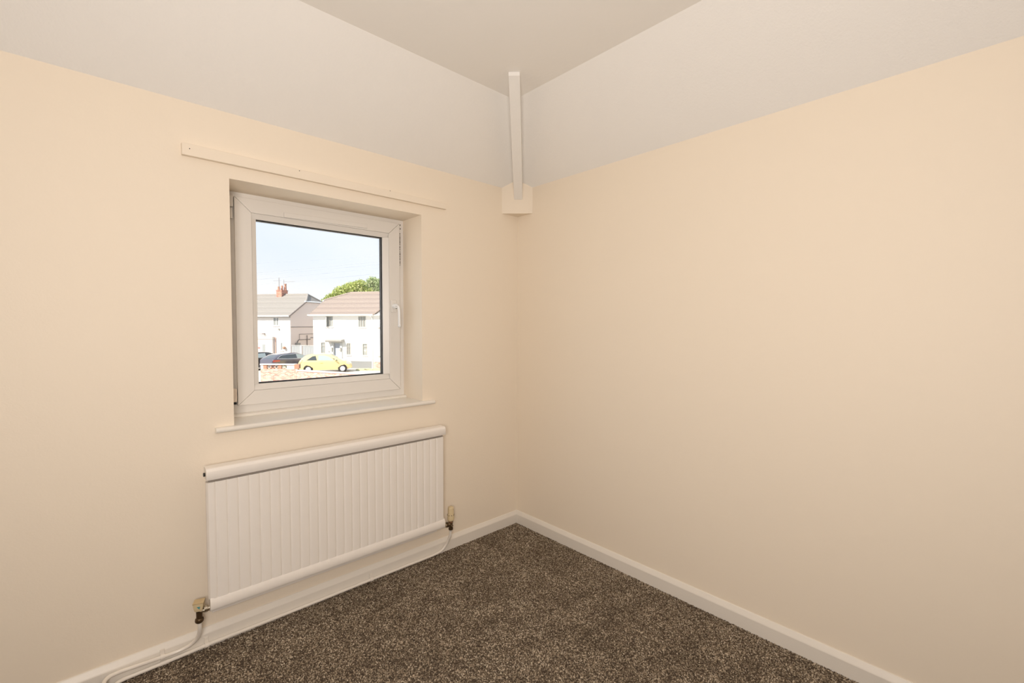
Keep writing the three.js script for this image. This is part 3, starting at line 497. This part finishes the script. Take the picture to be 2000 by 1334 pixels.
// ---------------------------------------------------------------- front garden walls
{
  const a = thing('brick_wall', 'pink brick garden wall topped with pierced blocks and white coping', 'wall', street(-16.62, GY, 30), -YAW);
  add('brickwork', metres(box(0, 2.3, 0, 0.86, -0.22, 0)), BRICK, a);
  const TER = mat(0.40, 0.21, 0.14, 0.85), PALE = mat(0.75, 0.62, 0.55, 0.85);
  for (const [x, w, m] of [[0.0, 0.17, PALE], [0.17, 0.23, TER], [1.16, 0.21, TER], [1.72, 0.55, PALE]]) add('block', box(x, x + w, 0.86, 1.13, -0.2, -0.02), m, a);
  for (let i = 0; i < 3; i++) add('pierced_tile', new THREE.TorusGeometry(0.1, 0.035, 8, 16).translate(0.53 + i * 0.24, 0.99, -0.1), i === 1 ? TER : mat(0.5, 0.42, 0.35, 0.8), a);
  for (let i = 0; i < 2; i++) add('pierced_tile', new THREE.TorusGeometry(0.09, 0.035, 8, 16).translate(1.47 + i * 0.2, 0.99, -0.1), mat(0.5, 0.52, 0.4, 0.8), a);
  add('coping', box(-0.04, 2.34, 1.13, 1.2, -0.25, 0.03, 0.01), mat(0.75, 0.66, 0.60, 0.8), a);
  const rl = [-13.88, 29.3], rr = [-6.6, 26.3], len = Math.hypot(rr[0] - rl[0], rr[1] - rl[1]), an = Math.atan2(rl[1] - rr[1], rr[0] - rl[0]);
  const b = thing('brick_wall', 'long low pink brick wall with grey coping in front of the yellow car', 'wall', street(rl[0], GY, rl[1]), -YAW - an);
  void an;
  add('brickwork', metres(box(0, len, 0, 0.79, -0.22, 0)), BRICK, b); add('coping', box(-0.03, len, 0.79, 0.87, -0.27, 0.05, 0.012), mat(0.66, 0.56, 0.50, 0.85), b);
  const p = thing('gate_post', 'terracotta brick post between the two garden walls', 'post', street(-14.24, GY, 29.62), -YAW);
  add('shaft', metres(box(0.02, 0.24, 0, 0.93, -0.24, -0.02)), BRICK, p); add('block', box(0.03, 0.34, 0.93, 1.2, -0.25, 0), TER, p);
}
// ---------------------------------------------------------------- cars
function car(name, label, c) {
  const o = thing(name, label, 'car', c.at, c.turn), Lh = c.L / 2, Wh = c.W / 2;
  const lerpP = (P, x) => { for (let i = 1; i < P.length; i++) if (x <= P[i][0]) { const [x0, y0] = P[i - 1], [x1, y1] = P[i]; let t = (x - x0) / (x1 - x0); return y0 + (y1 - y0) * t; } return P[P.length - 1][1]; };
  const smooth = (P) => { const cv = new THREE.CatmullRomCurve3(P.map(([x, y]) => new THREE.Vector3(x, y, 0)), false, 'centripetal').getPoints(160); return cv.map((v) => [v.x, v.y]); };
  const top = smooth(c.top), belt = c.belt;
  const yTop = (x) => lerpP(top, x), yBot = (x) => 0.22 + 0.16 * Math.pow(Math.abs(x) / Lh, 8);
  const plan = (x) => 1 - c.taper * Math.pow(Math.abs(x) / Lh, 4.5);
  const half = (x, y) => { const b = belt(x), bot = yBot(x); let w; if (y <= b) { const t = (y - bot) / Math.max(0.05, b - bot); w = 0.93 + 0.07 * Math.sin(Math.min(1, Math.max(0, t)) * Math.PI * 0.62); } else w = 0.993 - 0.36 * (y - b) / 0.6; return Wh * w * plan(x); };
  const NX = 72, NY = 26, P = [], I = [];
  for (let i = 0; i <= NX; i++) {
    const x = -Lh + c.L * i / NX, t = yTop(x), b = yBot(x);
    for (let s = -1; s <= 1; s += 2) for (let j = 0; j <= NY; j++) {
      const k = s < 0 ? j : NY - j; let y, z;
      if (k <= 18) { y = b + (t - 0.05 - b) * k / 18; z = half(x, y); } else { const a = (k - 18) / (NY - 18), z0 = half(x, t - 0.05); z = z0 * (1 - a * a * 0.25 - a * 0.75); y = t - 0.05 + 0.05 * Math.sin(Math.PI / 2 * Math.min(1, a * 1.6)); }
      P.push(x, y, s * -z);
    }
  }
  const row = 2 * (NY + 1);
  for (let i = 0; i < NX; i++) for (let j = 0; j < row - 1; j++) { const a = i * row + j, b = a + row; I.push(a, a + 1, b, a + 1, b + 1, b); }
  const cap = (i, flip) => { const o0 = i * row; for (let j = 0; j < NY; j++) { const a = o0 + j, b = o0 + row - 1 - j; flip ? I.push(a, b, a + 1, a + 1, b, b - 1) : I.push(a, a + 1, b, a + 1, b - 1, b); } };
  cap(0, true); cap(NX, false);
  const g = new THREE.BufferGeometry(); g.setAttribute('position', new THREE.Float32BufferAttribute(P, 3)); g.setIndex(I); g.computeVertexNormals();
  add('body', g, c.paint, o);
  // glazing, lamps and trims lie on the skin of the body
  const patch = (pts, m, nm, side, off = 0.008) => { const G = new THREE.ExtrudeGeometry(shape(pts), { depth: 0.006, bevelEnabled: false, curveSegments: 6 }), p = G.attributes.position; for (let i = 0; i < p.count; i++) { const x = p.getX(i), y = p.getY(i); p.setZ(i, side * (half(x, y) + off + (p.getZ(i) > 0.003 ? 0.006 : 0))); } G.computeVertexNormals(); add(nm, G, m, o); };
  const GL = mat(0.05, 0.06, 0.065, 0.05, { clearcoat: 1, side: THREE.DoubleSide }), GLL = mat(0.36, 0.42, 0.42, 0.1, { clearcoat: 1, side: THREE.DoubleSide });
  for (const s of [-1, 1]) for (const [i, w] of c.sideGlass.entries()) patch(w, c.glassTone[i] ? GLL : GL, 'side_window', s);
  const sheet = (x0, x1, f0, f1, m, nm) => { const pp = [], ii = [], nx = 10, nz = 8; for (let i = 0; i <= nx; i++) for (let j = 0; j <= nz; j++) { const x = x0 + (x1 - x0) * i / nx, v = j / nz * 2 - 1, f = f0 + (f1 - f0) * i / nx, z0 = half(x, yTop(x) - 0.05); pp.push(x, yTop(x) + 0.006 - 0.05 * Math.pow(Math.abs(v * f), 3), v * f * z0); } for (let i = 0; i < nx; i++) for (let j = 0; j < nz; j++) { const a = i * (nz + 1) + j, b = a + nz + 1; ii.push(a, a + 1, b, a + 1, b + 1, b); } const G = new THREE.BufferGeometry(); G.setAttribute('position', new THREE.Float32BufferAttribute(pp, 3)); G.setIndex(ii); G.computeVertexNormals(); add(nm, G, m, o); };
  sheet(...c.windscreen, 0.9, 0.86, GL, 'windscreen'); sheet(...c.rearscreen, 0.8, 0.84, GL, 'rear_window');
  for (const s of [-1, 1]) { patch(c.tail, mat(0.5, 0.03, 0.03, 0.25, { clearcoat: 1, side: THREE.DoubleSide }), 'tail_lamp', s, 0.01); patch(c.head, mat(0.55, 0.56, 0.56, 0.1, { clearcoat: 1, side: THREE.DoubleSide }), 'head_lamp', s, 0.01); }
  for (const s of [-1, 1]) patch([[c.handle - 0.09, belt(c.handle) - 0.13], [c.handle + 0.09, belt(c.handle) - 0.12], [c.handle + 0.09, belt(c.handle) - 0.09], [c.handle - 0.09, belt(c.handle) - 0.1]], c.paint, 'door_handle', s, 0.02);
  for (const s of [-1, 1]) add('door_mirror', new THREE.SphereGeometry(0.1, 14, 10).scale(0.7, 0.75, 1.1).translate(c.mirror, belt(c.mirror) + 0.1, s * (half(c.mirror, belt(c.mirror)) + 0.09)), c.paint, o);
  if (c.chrome) for (const s of [-1, 1]) { const cv = new THREE.CatmullRomCurve3(c.chrome.map(([x, y]) => new THREE.Vector3(x, y, s * (half(x, y) + 0.012))), true, 'catmullrom', 0.1); add('window_trim', new THREE.TubeGeometry(cv, 60, 0.017, 6, true), mat(0.9, 0.9, 0.9, 0.2, { metalness: 1 }), o); }
  for (const x of c.axles) for (const s of [-1, 1]) {
    add('wheel_arch', [new THREE.TorusGeometry(c.R + 0.022, 0.024, 10, 28, Math.PI).translate(x, c.R, s * (Wh * 0.965 * plan(x))), cyl(c.R + 0.035, c.R + 0.035, 0.06, x, c.R, s * (Wh * 0.945 * plan(x)), 'z', 28)], mat(0.02, 0.02, 0.02, 0.9), o);
    const w = new THREE.Group(); w.name = 'wheel'; w.position.set(x, c.R, s * (Wh * 0.97 * plan(x) - 0.035)); o.add(w);
    add('tyre', new THREE.TorusGeometry(c.R - 0.07, 0.07, 14, 32).scale(1, 1, 1.3), mat(0.025, 0.024, 0.023, 0.9), w);
    const sp = [cyl(c.R - 0.075, c.R - 0.09, 0.05, 0, 0, s * 0.03, 'z', 28)]; for (let k = 0; k < 7; k++) sp.push(box(-0.035, 0.035, 0.03, c.R - 0.12, 0.045, 0.075, 0.01).rotateZ(k * 0.8976).scale(1, 1, s));
    sp.push(new THREE.TorusGeometry(c.R - 0.13, 0.022, 8, 28).translate(0, 0, s * 0.065)); if (s < 0) for (const q of sp) if (q.index && q.boundingBox === undefined) q.computeVertexNormals();
    add('wheel_trim', sp, mat(0.8, 0.8, 0.8, 0.35), w);
  }
  return o;
}
// local x is forward; turn is chosen in the street frame
const along = (deg) => -YAW + deg * Math.PI / 180;
car('yellow_hatchback', 'small yellow three-door hatchback parked side-on behind the low wall', {
  at: street(-15.0, GY, 36.6), turn: along(20), L: 4.0, W: 1.71, taper: 0.2, R: 0.3, paint: mat(0.85, 0.67, 0.29, 0.3, { clearcoat: 1 }),
  top: [[-2.0, 0.55], [-1.97, 0.82], [-1.85, 1.02], [-1.55, 1.3], [-1.2, 1.43], [-0.6, 1.49], [0, 1.485], [0.42, 1.42], [0.85, 1.2], [1.2, 1.0], [1.6, 0.9], [1.88, 0.76], [1.98, 0.6], [2.0, 0.5]], belt: (x) => 0.9 - 0.02 * x,
  sideGlass: [[[-1.38, 1.0], [-0.62, 0.99], [-0.72, 1.34], [-0.95, 1.3]], [[-0.52, 0.98], [0.62, 0.95], [0.25, 1.25], [-0.05, 1.36], [-0.52, 1.38]], [[0.68, 0.95], [0.95, 0.95], [0.5, 1.16]]], glassTone: [0, 1, 0],
  windscreen: [0.45, 1.12], rearscreen: [-1.84, -1.45], tail: [[-1.9, 0.72], [-1.72, 0.85], [-1.62, 1.02], [-1.74, 0.98]], head: [[1.5, 0.72], [1.84, 0.6], [1.86, 0.68], [1.6, 0.84]], handle: -0.3, mirror: 0.72, axles: [-1.25, 1.26],
});
const darkPaint = mat(0.10, 0.095, 0.125, 0.25, { metalness: 0.2, clearcoat: 1 });
car('dark_hatchback', 'dark grey five-door hatchback with chrome window trim beside the yellow car', {
  at: street(-18.45, GY, 37.9), turn: along(62), L: 4.5, W: 1.8, taper: 0.16, R: 0.33, paint: darkPaint,
  top: [[-2.25, 0.55], [-2.22, 0.95], [-2.12, 1.06], [-1.85, 1.22], [-1.5, 1.38], [-0.9, 1.47], [-0.2, 1.49], [0.35, 1.43], [0.85, 1.22], [1.2, 1.04], [1.7, 0.96], [2.1, 0.83], [2.22, 0.62], [2.25, 0.5]], belt: (x) => 0.98 - 0.015 * x,
  sideGlass: [[[-1.75, 1.1], [-1.02, 1.06], [-1.02, 1.33], [-1.4, 1.29]], [[-0.97, 1.05], [-0.12, 1.03], [-0.12, 1.37], [-0.97, 1.34]], [[-0.04, 1.03], [1.02, 1.0], [0.72, 1.16], [0.3, 1.34], [-0.04, 1.37]]], glassTone: [0, 0, 1],
  windscreen: [0.42, 1.1], rearscreen: [-2.1, -1.58], tail: [[-2.16, 0.82], [-1.62, 0.86], [-1.58, 0.98], [-2.14, 1.0]], head: [[1.6, 0.72], [2.1, 0.66], [2.1, 0.76], [1.7, 0.86]], handle: -0.3, mirror: 0.9, axles: [-1.32, 1.36],
  chrome: [[-1.8, 1.09], [-1.0, 1.04], [0, 1.01], [1.06, 0.985], [0.72, 1.18], [0.3, 1.36], [-0.1, 1.39], [-0.95, 1.365], [-1.42, 1.31]],
});
car('black_hatchback', 'black car cut off by the left edge of the window', {
  at: street(-21.3, GY, 38.6), turn: along(62), L: 4.3, W: 1.8, taper: 0.16, R: 0.32, paint: mat(0.03, 0.03, 0.035, 0.25, { clearcoat: 1 }),
  top: [[-2.15, 0.55], [-2.12, 0.92], [-2.02, 1.06], [-1.75, 1.26], [-1.4, 1.42], [-0.9, 1.5], [-0.2, 1.51], [0.35, 1.45], [0.85, 1.24], [1.2, 1.04], [1.65, 0.96], [2.0, 0.83], [2.12, 0.62], [2.15, 0.5]], belt: (x) => 0.98 - 0.015 * x,
  sideGlass: [[[-1.65, 1.1], [-1.02, 1.06], [-1.02, 1.36], [-1.4, 1.32]], [[-0.97, 1.05], [-0.12, 1.03], [-0.12, 1.39], [-0.97, 1.37]]], glassTone: [1, 1],
  windscreen: [0.42, 1.1], rearscreen: [-2.0, -1.5], tail: [[-2.08, 0.75], [-1.7, 0.8], [-1.68, 1.02], [-2.05, 1.02]], head: [[1.6, 0.72], [2.02, 0.66], [2.02, 0.76], [1.7, 0.86]], handle: -0.3, mirror: 0.9, axles: [-1.28, 1.3],
});


renderer.render(scene, camera);
